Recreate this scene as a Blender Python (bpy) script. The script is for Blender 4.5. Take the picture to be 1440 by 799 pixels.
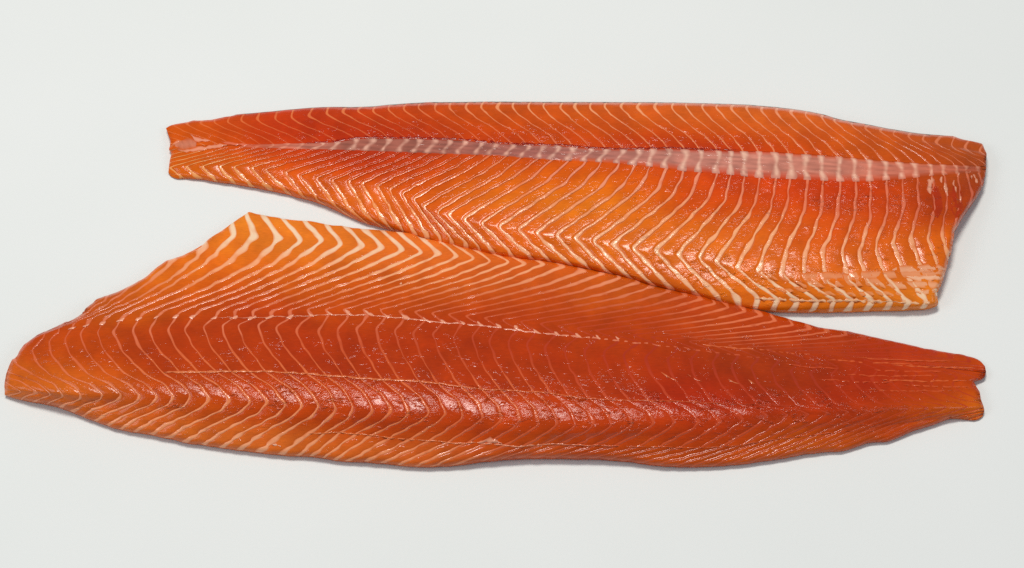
import bpy, math, random
import numpy as np

for o in list(bpy.data.objects):
    bpy.data.objects.remove(o)
S = bpy.context.scene
COL = S.collection
rng = np.random.RandomState(7)

# ------------------------------------------------------------------ camera
ELEV, DIST, SPAN = math.radians(55), 1.15, 0.63          # look down at 55 deg, 63 cm of table across
W0, H0 = 1440.0, 799.0                                     # photograph size, used to place traced outlines
FPX = W0 / SPAN * DIST
cam = bpy.data.cameras.new('camera'); cam.sensor_width = 36; cam.lens = 36 * FPX / W0
cam.clip_start = 0.05; cam.clip_end = 100
co = bpy.data.objects.new('camera', cam); COL.objects.link(co)
CAM = np.array([0, -DIST * math.cos(ELEV), DIST * math.sin(ELEV)])
co.location = CAM; co.rotation_euler = (math.pi / 2 - ELEV, 0, 0)
S.camera = co

# ------------------------------------------------------------------ light
w = bpy.data.worlds.new('World'); S.world = w; w.use_nodes = True
bg = w.node_tree.nodes['Background']
bg.inputs[0].default_value = (0.90, 0.96, 1.08, 1); bg.inputs[1].default_value = 0.20

def area(name, loc, target, sx, sy, power, col=(1, 1, 1)):
    l = bpy.data.lights.new(name, 'AREA'); l.shape = 'RECTANGLE'; l.size = sx; l.size_y = sy
    l.energy = power; l.color = col
    o = bpy.data.objects.new(name, l); COL.objects.link(o); o.location = loc
    d = np.array(target, float) - np.array(loc, float)
    from mathutils import Vector
    o.rotation_euler = Vector(d).to_track_quat('-Z', 'Y').to_euler()
    return o
area('softbox', (-0.22, 0.50, 2.25), (0, 0.0, 0), 0.90, 0.40, 38.0, (1.0, 0.965, 0.90))
area('fill_left', (-1.50, -0.55, 1.20), (0, 0.0, 0), 0.9, 0.7, 6.5, (0.94, 0.98, 1.0))
area('fill_right', (1.50, -0.55, 1.20), (0, 0.0, 0), 0.9, 0.7, 4.5, (0.94, 0.98, 1.0))

S.view_settings.view_transform = 'Standard'; S.view_settings.look = 'None'
S.view_settings.gamma = 1; S.view_settings.exposure = 0
S.render.engine = 'CYCLES'
S.cycles.use_denoising = False
S.cycles.max_bounces = 6

# ------------------------------------------------------------------ helpers
def lin(c):
    c = np.asarray(c, float) / 255.0
    return np.where(c <= 0.04045, c / 12.92, ((c + 0.055) / 1.055) ** 2.4)

def to_world(px, py, z):
    """the point at height z (metres) on the table seen at px, py of the photograph"""
    a = (px - W0 / 2) / FPX; b = -(py - H0 / 2) / FPX
    dx = a
    dy = b * math.sin(ELEV) + math.cos(ELEV)
    dz = b * math.cos(ELEV) - math.sin(ELEV)
    t = (z - CAM[2]) / dz
    return np.stack([CAM[0] + dx * t, CAM[1] + dy * t, z], -1)

class Wob:
    """smooth wandering noise over the plane"""
    def __init__(self, wl, n=9):
        a = rng.rand(n) * 2 * math.pi; k = 2 * math.pi / (wl * (0.6 + 0.9 * rng.rand(n)))
        self.kx, self.ky, self.p = k * np.cos(a), k * np.sin(a), rng.rand(n) * 6.28
        self.n = n
    def __call__(self, x, y):
        s = 0
        for i in range(self.n):
            s = s + np.sin(self.kx[i] * x + self.ky[i] * y + self.p[i])
        return s / math.sqrt(self.n)

def ext(ks, vs, q):
    """linear interpolation with straight extrapolation"""
    ks = np.asarray(ks, float); vs = np.asarray(vs, float)
    r = np.interp(q, ks, vs)
    sl = (vs[min(3, len(vs) - 1)] - vs[0]) / (ks[min(3, len(ks) - 1)] - ks[0])
    r = np.where(q < ks[0], vs[0] + (q - ks[0]) * sl, r)
    sr = (vs[-1] - vs[-4 if len(vs) > 3 else 0]) / (ks[-1] - ks[-4 if len(ks) > 3 else 0])
    return np.where(q > ks[-1], vs[-1] + (q - ks[-1]) * sr, r)

def rbf(pts, x, y, sx=52.0, sy=20.0):
    P = np.array([p[:2] for p in pts], float); C = lin(np.array([p[2:5] for p in pts], float))
    out = np.zeros((len(x), 3)); ws = np.zeros(len(x))
    for (a, b), c in zip(P, C):
        g = np.exp(-0.5 * (((x - a) / sx) ** 2 + ((y - b) / sy) ** 2)) + 1e-5 / (1 + ((x - a) / sx) ** 2 + ((y - b) / sy) ** 2) ** 2
        out += g[:, None] * c; ws += g
    return out / ws[:, None]

class PixMap:
    """a smooth field given at a few traced places, looked up by bilinear interpolation"""
    def __init__(self, pts, n, sx=52.0, sy=20.0, srgb=True):
        gx, gy = np.meshgrid(np.arange(0, 1460, 4.0), np.arange(0, 812, 4.0))
        P = np.array(pts, float); V = P[:, 2:2 + n]
        if srgb: V = lin(V)
        x, y = gx.ravel(), gy.ravel(); out = np.zeros((len(x), n)); ws = np.zeros(len(x))
        for (a, b), c in zip(P[:, :2], V):
            q = ((x - a) / sx) ** 2 + ((y - b) / sy) ** 2
            g = np.exp(-0.5 * q) + 1e-5 / (1 + q) ** 2
            out += g[:, None] * c; ws += g
        self.A = (out / ws[:, None]).reshape(gx.shape + (n,))
    def __call__(self, x, y):
        fx = np.clip(np.asarray(x) / 4, 0, 363.9); fy = np.clip(np.asarray(y) / 4, 0, 201.9)
        i, j = fx.astype(int), fy.astype(int); a, b = (fx - i)[..., None], (fy - j)[..., None]; A = self.A
        return (A[j, i] * (1 - a) + A[j, i + 1] * a) * (1 - b) + (A[j + 1, i] * (1 - a) + A[j + 1, i + 1] * a) * b

def sdist(poly, x, y):
    """signed distance to a closed outline, positive inside"""
    P = np.asarray(poly, float); Q = np.roll(P, -1, 0)
    d2 = np.full(x.shape, 1e18); ins = np.zeros(x.shape, bool)
    for (x0, y0), (x1, y1) in zip(P, Q):
        ex, ey = x1 - x0, y1 - y0
        t = np.clip(((x - x0) * ex + (y - y0) * ey) / (ex * ex + ey * ey + 1e-12), 0, 1)
        d2 = np.minimum(d2, (x - x0 - t * ex) ** 2 + (y - y0 - t * ey) ** 2)
        if y0 != y1:
            c = ((y0 > y) != (y1 > y)) & (x < (x1 - x0) * (y - y0) / (y1 - y0) + x0)
            ins ^= c
    return np.where(ins, 1, -1) * np.sqrt(d2)

def rough_outline(pts, amp, step=4.0):
    """resample a traced outline and give the knife cut a slightly uneven edge"""
    P = np.array(pts, float); Q = np.roll(P, -1, 0); out = []
    wo = Wob(24); 
    for a, b in zip(P, Q):
        n = max(1, int(np.hypot(*(b - a)) / step))
        for i in range(n):
            p = a + (b - a) * i / n
            nrm = np.array([-(b - a)[1], (b - a)[0]]); nrm = nrm / (np.hypot(*nrm) + 1e-9)
            out.append(p + nrm * amp * wo(p[0], p[1]))
    return np.array(out)

def clip_grid(V, nr, nc):
    """V: (nr*nc, C) columns px,py,z,d,...; keep the part with d >= 0. Returns verts, faces, cut segments."""
    d = V[:, 3]
    if not (d > 0).any(): return None
    idx = np.arange(nr * nc).reshape(nr, nc)
    q = np.stack([idx[:-1, :-1], idx[1:, :-1], idx[1:, 1:], idx[:-1, 1:]], -1).reshape(-1, 4)
    pos = (d[q] >= 0).sum(1)
    full = q[pos == 4]; mix = q[(pos > 0) & (pos < 4)]
    verts = list(V); faces = [tuple(f) for f in full]; segs = []
    cache = {}
    def cut(a, b):
        k = (a, b) if a < b else (b, a)
        if k not in cache:
            t = d[a] / (d[a] - d[b])
            v = V[a] + (V[b] - V[a]) * t; v[3] = 0
            cache[k] = len(verts); verts.append(v)
        return cache[k]
    for f in mix:
        for tri in ((f[0], f[1], f[2]), (f[0], f[2], f[3])):
            o = []; cs = []
            for i in range(3):
                a, b = tri[i], tri[(i + 1) % 3]
                if d[a] >= 0: o.append(a)
                if (d[a] >= 0) != (d[b] >= 0):
                    c = cut(a, b); o.append(c); cs.append(c)
            if len(o) >= 3: faces.append(tuple(o))
            if len(cs) == 2: segs.append(tuple(cs))
    verts = np.array(verts)
    used = np.zeros(len(verts), bool)
    for f in faces: used[list(f)] = True
    if not faces: return None
    mp = np.cumsum(used) - 1
    return verts[used], [tuple(int(mp[i]) for i in f) for f in faces], [tuple(int(mp[i]) for i in s) for s in segs]

def mesh_obj(name, P, faces, mat, parent, col=None, smooth=True, props=None):
    """one mesh object; P in world metres, stored relative to the parent thing"""
    base = np.array(parent.matrix_world.translation) if parent is None else np.array(ROOTLOC[parent.name])
    me = bpy.data.meshes.new(name)
    me.from_pydata((P - base).tolist(), [], faces)
    if col is not None:
        at = me.color_attributes.new('Col', 'FLOAT_COLOR', 'POINT')
        c4 = np.ones((len(P), 4)); c4[:, :col.shape[1]] = col
        at.data.foreach_set('color', c4.ravel())
    if smooth:
        me.polygons.foreach_set('use_smooth', [True] * len(me.polygons))
    me.materials.append(mat)
    # every surface faces up
    o = bpy.data.objects.new(name, me); COL.objects.link(o); o.parent = parent
    if parent.parent is None: ROOTLOC[o.name] = base
    return o
ROOTLOC = {}

def thing(name, loc, label, cat, group):
    o = bpy.data.objects.new(name, None); COL.objects.link(o); o.location = loc
    o['label'] = label; o['category'] = cat; o['group'] = group
    o.empty_display_size = 0.02
    ROOTLOC[o.name] = np.array(loc)
    return o

# ------------------------------------------------------------------ materials
def nodes(name):
    m = bpy.data.materials.new(name); m.use_nodes = True
    t = m.node_tree; b = t.nodes['Principled BSDF']
    return m, t, b

def wet_flesh(name, rough, bump, tint_amt, fine=1.0, spec=0.5, coat=0.0):
    m, t, b = nodes(name); N = t.nodes; L = t.links
    at = N.new('ShaderNodeAttribute'); at.attribute_name = 'Col'
    tc = N.new('ShaderNodeNewGeometry')
    def noise(scale_vec, scale, detail, rough_=0.55):
        mp = N.new('ShaderNodeMapping'); mp.inputs['Scale'].default_value = scale_vec
        L.new(tc.outputs['Position'], mp.inputs['Vector'])
        n = N.new('ShaderNodeTexNoise'); n.inputs['Scale'].default_value = scale
        n.inputs['Detail'].default_value = detail; n.inputs['Roughness'].default_value = rough_
        L.new(mp.outputs['Vector'], n.inputs['Vector']); return n.outputs['Fac']
    def math_(op, a, b_=None, c=None):
        n = N.new('ShaderNodeMath'); n.operation = op
        for i, v in enumerate((a, b_, c)):
            if v is None: continue
            if isinstance(v, (int, float)): n.inputs[i].default_value = v
            else: L.new(v, n.inputs[i])
        return n.outputs[0]
    fibre = noise((0.30, 1.5, 1.0), 900 * fine, 3)        # muscle fibres, running along the fish
    blot = noise((1, 1, 1), 60, 3)
    grain = noise((0.7, 1, 1), 520 * fine, 4, 0.6)
    patch = noise((0.8, 1.2, 1), 75, 2)
    # colour: fibres and soft blotches vary the flesh colour
    v = math_('MULTIPLY_ADD', fibre, tint_amt * 0.9, 1 - tint_amt * 0.45)
    v2 = math_('MULTIPLY_ADD', blot, tint_amt * 1.4, 1 - tint_amt * 0.7)
    vv = math_('MULTIPLY', v, v2)
    mul = N.new('ShaderNodeVectorMath'); mul.operation = 'SCALE'
    L.new(at.outputs['Color'], mul.inputs[0]); L.new(vv, mul.inputs['Scale'])
    L.new(mul.outputs[0], b.inputs['Base Color'])
    # relief: fine grain, stronger where the cut tore the fibres (the attribute's alpha)
    pm = N.new('ShaderNodeMapRange'); pm.inputs[1].default_value = 0.36; pm.inputs[2].default_value = 0.60
    pm.inputs[3].default_value = 0.45; pm.inputs[4].default_value = 1.25
    L.new(patch, pm.inputs[0])
    def above(sock, lo, hi):
        n = N.new('ShaderNodeMapRange'); n.interpolation_type = 'SMOOTHSTEP'
        n.inputs[1].default_value = lo; n.inputs[2].default_value = hi; L.new(sock, n.inputs[0]); return n.outputs[0]
    dash = noise((0.42, 1.15, 1), 520 * fine, 2, 0.5)     # short torn fibres standing up, wet
    bead = noise((0.8, 1.0, 1), 900 * fine, 2, 0.5)
    spots = math_('ADD', above(dash, 0.52, 0.69), math_('MULTIPLY', above(bead, 0.58, 0.74), 0.6))
    clump = above(noise((0.7, 1.3, 1), 170, 2), 0.46, 0.64)
    spots = math_('MULTIPLY', spots, clump)
    amt = math_('MULTIPLY', math_('MULTIPLY', pm.outputs[0], at.outputs['Alpha']), bump)
    h = math_('ADD', math_('MULTIPLY', spots, amt), math_('MULTIPLY', math_('MULTIPLY', grain, amt), 0.60))
    bp = N.new('ShaderNodeBump'); bp.inputs['Strength'].default_value = 1.0; bp.inputs['Distance'].default_value = 0.00042
    L.new(h, bp.inputs['Height']); L.new(bp.outputs[0], b.inputs['Normal'])
    b.inputs['Roughness'].default_value = rough
    b.inputs['Specular IOR Level'].default_value = spec
    return m

M_FLAKE = wet_flesh('salmon_flesh', 0.17, 0.95, 0.48, spec=0.34)
M_FAT = wet_flesh('salmon_fat', 0.14, 0.9, 0.14, spec=0.42)
M_BODY = wet_flesh('inner_flesh', 0.35, 0.3, 0.2, spec=0.2)
M_BONE = wet_flesh('backbone_tissue', 0.2, 0.40, 0.30, 0.8, spec=0.42)

m, t, b = nodes('silver_skin'); M_SKIN = m
b.inputs['Base Color'].default_value = (0.16, 0.115, 0.085, 1); b.inputs['Roughness'].default_value = 0.35

m, t, b = nodes('white_board'); M_BOARD = m
N, L = t.nodes, t.links
tc = N.new('ShaderNodeNewGeometry')
n1 = N.new('ShaderNodeTexNoise'); n1.inputs['Scale'].default_value = 5; n1.inputs['Detail'].default_value = 3
L.new(tc.outputs['Position'], n1.inputs['Vector'])
rp = N.new('ShaderNodeValToRGB')
rp.color_ramp.elements[0].position = 0.3; rp.color_ramp.elements[0].color = (0.775, 0.80, 0.785, 1)
rp.color_ramp.elements[1].position = 0.7; rp.color_ramp.elements[1].color = (0.798, 0.818, 0.806, 1)
L.new(n1.outputs['Fac'], rp.inputs[0]); L.new(rp.outputs[0], b.inputs['Base Color'])
b.inputs['Roughness'].default_value = 0.75; b.inputs['Specular IOR Level'].default_value = 0.2
n2 = N.new('ShaderNodeTexNoise'); n2.inputs['Scale'].default_value = 700
L.new(tc.outputs['Position'], n2.inputs['Vector'])
bp = N.new('ShaderNodeBump'); bp.inputs['Strength'].default_value = 0.12; bp.inputs['Distance'].default_value = 0.0005
L.new(n2.outputs['Fac'], bp.inputs['Height']); L.new(bp.outputs[0], b.inputs['Normal'])

# ------------------------------------------------------------------ the white table
def board():
    me = bpy.data.meshes.new('table_surface'); r = 6.0
    me.from_pydata([(-r, -r, 0), (r, -r, 0), (r, r, 0), (-r, r, 0)], [], [(0, 1, 2, 3)])
    me.materials.append(M_BOARD)
    o = bpy.data.objects.new('table_surface', me); COL.objects.link(o); o['kind'] = 'structure'
board()

# ------------------------------------------------------------------ a fillet
class Fillet:
    """Muscle segments of a fish follow curves that zigzag across the fillet; curve number k crosses
    the guides (dorsal bend, backbone, belly bend...) at known places.  Points are (k, across)."""
    def __init__(self, root, outline, guides, zscale, relief, flesh_pts, fat_pts, rough_pts, rel_pts, edge, mid, sdpx=3.0, sig=1.3, kmid=10, fatk=1.0):
        self.root, self.out, self.G, self.zs, self.relief = root, outline, guides, zscale, relief
        self.edge, self.sig = edge, sig; self.mid = mid
        self.mflesh = PixMap(flesh_pts, 3); self.mfat = PixMap(fat_pts, 3)
        self.mrough = PixMap(rough_pts, 1, 45, 15, False); self.mrel = PixMap(rel_pts, 1, 60, 22, False)
        self.blot = Wob(60); self.blot2 = Wob(23)
        self.wob = Wob(26); self.wobx = Wob(17); self.ww = Wob(13); self.lump = Wob(48)
        self.rows = []                                     # (segment, fraction)
        self.gi = [0]
        for j in range(len(guides) - 1):
            a, b_ = guides[j], guides[j + 1]
            L_ = max(np.hypot(ext(b_['k'], b_['x'], kk) - ext(a['k'], a['x'], kk), ext(b_['k'], b_['y'], kk) - ext(a['k'], a['y'], kk)) for kk in (kmid - 8, kmid, kmid + 8))
            n = max(2, int(L_ / sdpx))
            for i in range(n): self.rows.append((j, i / n))
            self.gi.append(len(self.rows))
        self.rows.append((len(guides) - 2, 1.0))
        self.gi[-1] = len(self.rows) - 1
        self.J = np.array([r[0] for r in self.rows]); self.T = np.array([r[1] for r in self.rows])
        self.wrow = np.array([guides[j]['w'] * (1 - t) + guides[j + 1]['w'] * t for j, t in self.rows])
    def grid(self, phi):
        """phi: (nrows, ns) -> px, py, z (mm)"""
        ev = {}
        for j, g in enumerate(self.G):
            x = ext(g['k'], g['x'], phi); y = ext(g['k'], g['y'], phi)
            ev[j] = (x, y, g['z'] * self.zs(x))
        X = np.zeros(phi.shape); Y = X.copy(); Z = X.copy()
        for j in range(len(self.G) - 1):
            mrow = self.J == j
            t = self.T[mrow][:, None]
            for A, i in ((X, 0), (Y, 1), (Z, 2)):
                A[mrow] = ev[j][i][mrow] * (1 - t) + ev[j + 1][i][mrow] * t
        # round the corners along each curve
        def smooth(A, sig):
            r = int(sig * 3) + 1; k = np.exp(-0.5 * (np.arange(-r, r + 1) / sig) ** 2); k /= k.sum()
            P = np.concatenate([np.repeat(A[:1], r, 0) * 2 - A[r:0:-1], A, np.repeat(A[-1:], r, 0) * 2 - A[-2:-r - 2:-1]])
            return sum(k[i] * P[i:i + len(A)] for i in range(2 * r + 1))
        X, Y, Z = smooth(X, self.sig), smooth(Y, self.sig), smooth(Z, self.sig * 3.0)
        X = X + 0.9 * self.wob(X, Y) + 0.4 * self.wobx(X, Y)
        Z = Z + 0.15 * self.lump(X, Y) * np.clip(Z / 10, 0, 1)
        return X, Y, Z
    def finish(self, X, Y, Z, dz):
        """height in metres, rounded down towards the cut edge"""
        d = sdist(self.out, X.ravel(), Y.ravel()).reshape(X.shape)
        back = np.clip((self.mid(X) - Y) / 25 + .5, 0, 1)   # the far edge is cut steeper than the near one
        e = np.clip(d / ((self.edge - 4 * back) * np.interp(X, [1250, 1370], [1, .6])), 0, 1)
        r0 = 0.50 + 0.20 * back
        rnd = r0 + (1 - r0) * np.sqrt(np.clip(1 - (1 - e) ** 2, 0, 1))
        z = np.maximum((Z + dz) * rnd, 0.2) * 1e-3
        return d, z
    def piece(self, name, X, Y, Z, DZ, r0, r1, mat, colfn, parent=None, minf=6, E=None, noclip=False):
        sl = slice(r0, r1 + 1)
        x, y = X[sl], Y[sl]
        rel = self.mrel(x, y)[..., 0]
        d, z = self.finish(x, y, Z[sl], DZ[sl] * rel)
        if noclip: d = np.ones_like(d)
        e = np.ones(x.shape) if E is None else np.broadcast_to(E[sl] if E.shape[0] == len(X) else E, x.shape)
        V = np.stack([x.ravel(), y.ravel(), z.ravel(), d.ravel(), e.ravel()], -1)
        c = clip_grid(V, *x.shape)
        if c is None or len(c[1]) < minf: return None
        v, f, segs = c
        P = to_world(v[:, 0], v[:, 1], v[:, 2])
        return mesh_obj(name, P, f, mat, parent or self.root, self.addrough(v[:, 0], v[:, 1], colfn(v[:, 0], v[:, 1], v[:, 4])))
    def addrough(self, x, y, c):
        return np.concatenate([c, self.mrough(x, y)], 1)
    def flesh_col(self, x, y, e=None):
        c = self.mflesh(x, y)
        v = 1 + 0.025 * self.blot(x, y) + 0.03 * self.blot2(x * .6, y)
        c = np.maximum(c * np.array([1.02, 1.06, .9]) - np.array([0, .004, .007]), .001)
        return c * np.stack([v ** .6, v ** 1.5, v], 1)
    def fat_col(self, x, y, e=1.0):
        e = np.clip(e * (0.97 + 0.16 * self.blot2(x * 1.4, y * 1.4) + 0.14 * self.ww(x * .9, y * .9)), 0, 1)
        return self.flesh_col(x, y) * (1 - e[:, None]) + np.minimum(self.mfat(x, y) * np.array([1.06, 1.03, 1.08]), .93) * e[:, None]
    def width(self, phi0):
        ones = np.full((len(self.rows), 1), float(phi0))
        X, Y, _ = self.grid(ones)
        return (self.wrow * np.clip(1 + 0.26 * self.ww(X[:, 0], Y[:, 0]) + 0.24 * self.blot2(X[:, 0] * 1.3, Y[:, 0]), 0.4, 2.0))[:, None]
    def build(self, k0, k1, zones, fatname='fat_line'):
        ss = np.array([0, .06, .2, .4, .6, .8, .94, 1.0])
        W = {k: self.width(k) for k in range(k0, k1 + 1)}
        for k in range(k0, k1):
            a = W[k] - 0.002; b_ = 1 - W[k + 1] + 0.002
            phi = k + a + (b_ - a) * ss[None, :]
            X, Y, Z = self.grid(phi)
            for (ga, gb, kind, rel) in zones:
                if kind == 'bone': continue
                DZ = np.repeat(np.asarray(rel)[None, :], len(self.rows), 0)
                self.piece('muscle_flake', X, Y, Z, DZ, self.gi[ga], self.gi[gb], M_FLAKE, self.flesh_col)
        fs = np.array([-1.15, -.6, 0, .6, 1.15]); fz = np.array([-.10, .06, .12, .06, -.10])
        for k in range(k0, k1 + 1):
            phi = k + W[k] * fs[None, :]
            X, Y, Z = self.grid(phi)
            DZ = np.repeat(fz[None, :], len(self.rows), 0)
            for (ga, gb, kind, rel) in zones:
                if kind == 'bone': continue
                self.piece(fatname, X, Y, Z, DZ, self.gi[ga], self.gi[gb], M_FAT, self.fat_col, E=np.array([[.22, 1, 1.05, 1, .22]]))
    def body(self, k0, k1, col_back):
        n = (k1 - k0) * 3 + 1
        phi = np.repeat(np.linspace(k0, k1, n)[None, :], len(self.rows), 0)
        X, Y, Z = self.grid(phi)
        d, z = self.finish(X, Y, Z, -0.35)
        V = np.stack([X.ravel(), Y.ravel(), z.ravel(), d.ravel()], -1)
        v, f, segs = clip_grid(V, *X.shape)
        P = to_world(v[:, 0], v[:, 1], v[:, 2])
        col = self.addrough(v[:, 0], v[:, 1], self.flesh_col(v[:, 0], v[:, 1]))
        # walls down to the table, with their own vertices so the rim stays crisp; they bulge a little
        cen = P[:, :2].mean(0)
        tree = {}
        for a, b_ in segs:
            tree.setdefault(a, []).append(b_); tree.setdefault(b_, []).append(a)
        nP = []; nC = []; idx = {}; f = list(f); base = len(P)
        g_ = 7.0
        outw = sdist(self.out, v[:, 0] + g_, v[:, 1]) - sdist(self.out, v[:, 0] - g_, v[:, 1]), sdist(self.out, v[:, 0], v[:, 1] + g_) - sdist(self.out, v[:, 0], v[:, 1] - g_)
        for i in tree:
            n2 = -np.array([outw[0][i], -outw[1][i]]); n2 = n2 / (np.hypot(*n2) + 1e-9)
            idx[i] = base + len(nP)
            for fz, fo in ((1.0, 0.0), (0.62, -0.04), (0.30, -0.30), (0.0, -0.85)):
                q = P[i].copy(); q[2] = max(P[i][2] * fz, 0.0001); q[:2] += n2 * P[i][2] * fo
                nP.append(q); nC.append(col[i])
        cP = P[:, :2]
        for a, b_ in segs:
            ia, ib = idx[a], idx[b_]
            # outward facing winding
            e = P[b_][:2] - P[a][:2]; o = nP[ia - base + 2][:2] - P[a][:2]
            if e[0] * o[1] - e[1] * o[0] > 0: ia, ib = ib, ia
            for r in range(3):
                f.append((ia + r, ia + r + 1, ib + r + 1, ib + r))
        P = np.concatenate([P, np.array(nP)]); col = np.concatenate([col, np.array(nC)])
        return mesh_obj('flesh', P, f, M_BODY, self.root, col)
    def rim(self, x0, x1, inset=0.0):
        """points of the upper outline between x0 and x1"""
        o = self.out; lo = {}
        m = (o[:, 0] >= x0) & (o[:, 0] <= x1)
        p = o[m]; mid = self.zmid(p[:, 0]); p = p[p[:, 1] < mid]
        p = p[np.argsort(p[:, 0])]; p = p.copy(); k = np.ones(5) / 5
        p[:, 1] = np.convolve(np.pad(p[:, 1], 2, mode='edge'), k, 'valid') + inset
        return p
    def strip(self, name, pts, halfw, dz, mat, colfn, even=False, taper=True, parent=None, wob=0.5, noclip=False, soft=True, lift=0.6):
        """a raised strand along a polyline (photo px), lying on the surface"""
        pts = np.array(pts, float)
        seg = np.hypot(*np.diff(pts, axis=0).T); s = np.concatenate([[0], np.cumsum(seg)])
        q = np.arange(0, s[-1], 2.5); n = len(q)
        x = np.interp(q, s, pts[:, 0]); y = np.interp(q, s, pts[:, 1])
        tx, ty = np.gradient(x), np.gradient(y); l = np.hypot(tx, ty) + 1e-9; nx, ny = -ty / l, tx / l
        hw = np.broadcast_to(np.asarray(halfw(x) if callable(halfw) else halfw, float), x.shape) * (1 if even else np.clip(1 + 0.5 * self.ww(x * 1.3, y), 0.35, 2))
        if taper: hw = hw * np.clip((np.minimum(np.arange(n), np.arange(n)[::-1]) + .6) / min(5.0, n / 3), 0.15, 1)
        y = y + wob * self.wobx(x, y)
        prof = [(-1.2, -.25), (-.6, .2), (0, .3), (.6, .2), (1.2, -.25)]
        X = np.stack([x + nx * hw * a for a, _ in prof], 1); Y = np.stack([y + ny * hw * a for a, _ in prof], 1)
        Z = self.zat(X, Y)
        DZ = np.repeat(np.array([[c for _, c in prof]]), n, 0) * lift + dz
        return self.piece(name, X, Y, Z, DZ, 0, n - 1, mat, (lambda x, y, e: self.flesh_col(x, y) * (1 - e[:, None]) + colfn(x, y) * e[:, None]), parent, minf=2,
                          E=np.array([[.1, .8, 1, .8, .1]]) * float(soft) if soft else None, noclip=noclip)
    def prep_z(self, k0, k1):
        n = (k1 - k0) * 2 + 1
        phi = np.repeat(np.linspace(k0, k1, n)[None, :], len(self.rows), 0)
        X, Y, Z = self.grid(phi)
        # height map over photo pixels, 3 px cells
        H = np.full((280, 500), np.nan); 
        ix = np.round(X / 3).astype(int); iy = np.round(Y / 3).astype(int)
        ok = (ix >= 0) & (ix < 500) & (iy >= 0) & (iy < 280)
        H[iy[ok], ix[ok]] = Z[ok]
        for _ in range(60):
            if not np.isnan(H).any(): break
            Pd = np.pad(H, 1, constant_values=np.nan)
            st = np.stack([Pd[:-2, 1:-1], Pd[2:, 1:-1], Pd[1:-1, :-2], Pd[1:-1, 2:]])
            cnt = (~np.isnan(st)).sum(0); sm = np.nansum(st, 0)
            fillm = np.isnan(H) & (cnt > 0)
            H[fillm] = sm[fillm] / cnt[fillm]
        self.H = np.nan_to_num(H)
    def zat(self, x, y):
        fx = np.clip(x / 3, 0, 498.9); fy = np.clip(y / 3, 0, 278.9)
        i, j = fx.astype(int), fy.astype(int); a, b_ = fx - i, fy - j; H = self.H
        return (H[j, i] * (1 - a) + H[j, i + 1] * a) * (1 - b_) + (H[j + 1, i] * (1 - a) + H[j + 1, i + 1] * a) * b_

def G(pts, z, w):
    """guide: list of (k, x, y)"""
    p = np.array(pts, float); return dict(k=p[:, 0], x=p[:, 1], y=p[:, 2], z=z, w=w)
def table(ks, xs, curve, dy=0):
    cx = [c[0] for c in curve]; cy = [c[1] for c in curve]
    return [(k, x, float(ext(cx, cy, x)) + dy) for k, x in zip(ks, xs)]
def mixg(a, b, f, bow, z, w, ks):
    return G([(k, float(ext(a['k'], a['x'], k) * (1 - f) + ext(b['k'], b['x'], k) * f + (bow(k) if callable(bow) else bow)),
               float(ext(a['k'], a['y'], k) * (1 - f) + ext(b['k'], b['y'], k) * f)) for k in ks], z, w)

REL_FLAT = [-.16, -.04, .06, .12, .12, .06, -.04, -.16]
REL_SHINGLE = [-.62, -.40, -.14, .05, .16, .24, .22, -.06]

# ================================================================== rear fillet (tail at left)
OUT1 = [(233,180),(240,177),(255,173),(272,170),(300,168),(330,162),(360,159),(400,155),(440,152),(460,151),(500,151),(525,150),(545,148),(575,146),(605,144),(700,143.5),(800,144),(900,144),(960,145),(1000,146),(1050,148),(1090,151),(1110,153),(1140,158),(1150,159),(1160,163),(1172,165),(1180,169),(1190,170),(1200,173),(1215,174),(1230,178),(1250,181.5),(1270,185),(1300,189),(1340,191.5),(1350,195),(1365,198),(1382,202),(1384,209),(1387,216),(1387,235),(1386,245),(1383,261),(1375,275),(1365,290),(1355,304),(1348,318),(1342,326),(1342,335),(1338,352),(1334,365),(1330,380),(1325,395),(1321,405),(1318,412),(1319,422),(1320,428),(1313,431),(1305,433),(1290,435),(1250,436),(1200,437.5),(1150,438.5),(1100,438),(1085,437),(1070,437),(1042,434),(1000,424),(970,416),(910,403),(870,390),(821,380),(775,371),(723,366),(681,358),(632,347),(592,337),(574,331),(553,324),(531,318),(518,314.5),(502,309),(484,301),(465,292),(445,284),(425,278.5),(404,273),(377,267),(339,260),(305,255.5),(285,252),(262,250.5),(252,251.5),(246,251),(240,248),(237,243),(238,235),(239,225),(241,215),(239,213),(237,210),(239,205),(240,198),(236,188)]
mB1 = list(range(-9, 38))
xB1 = [300,318,338,359,385,407,433,457,481, 503,523,543.6,565,587,609.6,630,653,674.5,697,719,740,762,785,806,826.6,849,871,894.5,918,942,963,985,1006,1026.6,1048,1068,1089,1110,1131,1153,1172,1195,1216,1236,1256,1276,1296]
cB1 = [(200,190),(300,172),(338,170),(359,168),(385,167),(407,165),(433,163),(457,160),(481,158),(503,156.6),(565,153),(610,152),(700,150.6),(800,150.5),(900,150.3),(960,150),(1005,150.5),(1048,152),(1068,154),(1089,156.5),(1110,158.5),(1131,161),(1153,165),(1172,169),(1196,174.5),(1217,180),(1236,184),(1300,197),(1400,215)]
cB0 = [(200,186),(233,176),(272,165),(300,163),(360,154),(440,147),(500,146),(545,143),(605,139),(700,138.5),(900,139),(1000,141),(1090,146),(1150,154),(1200,168),(1270,180),(1340,187),(1400,200)]
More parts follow.
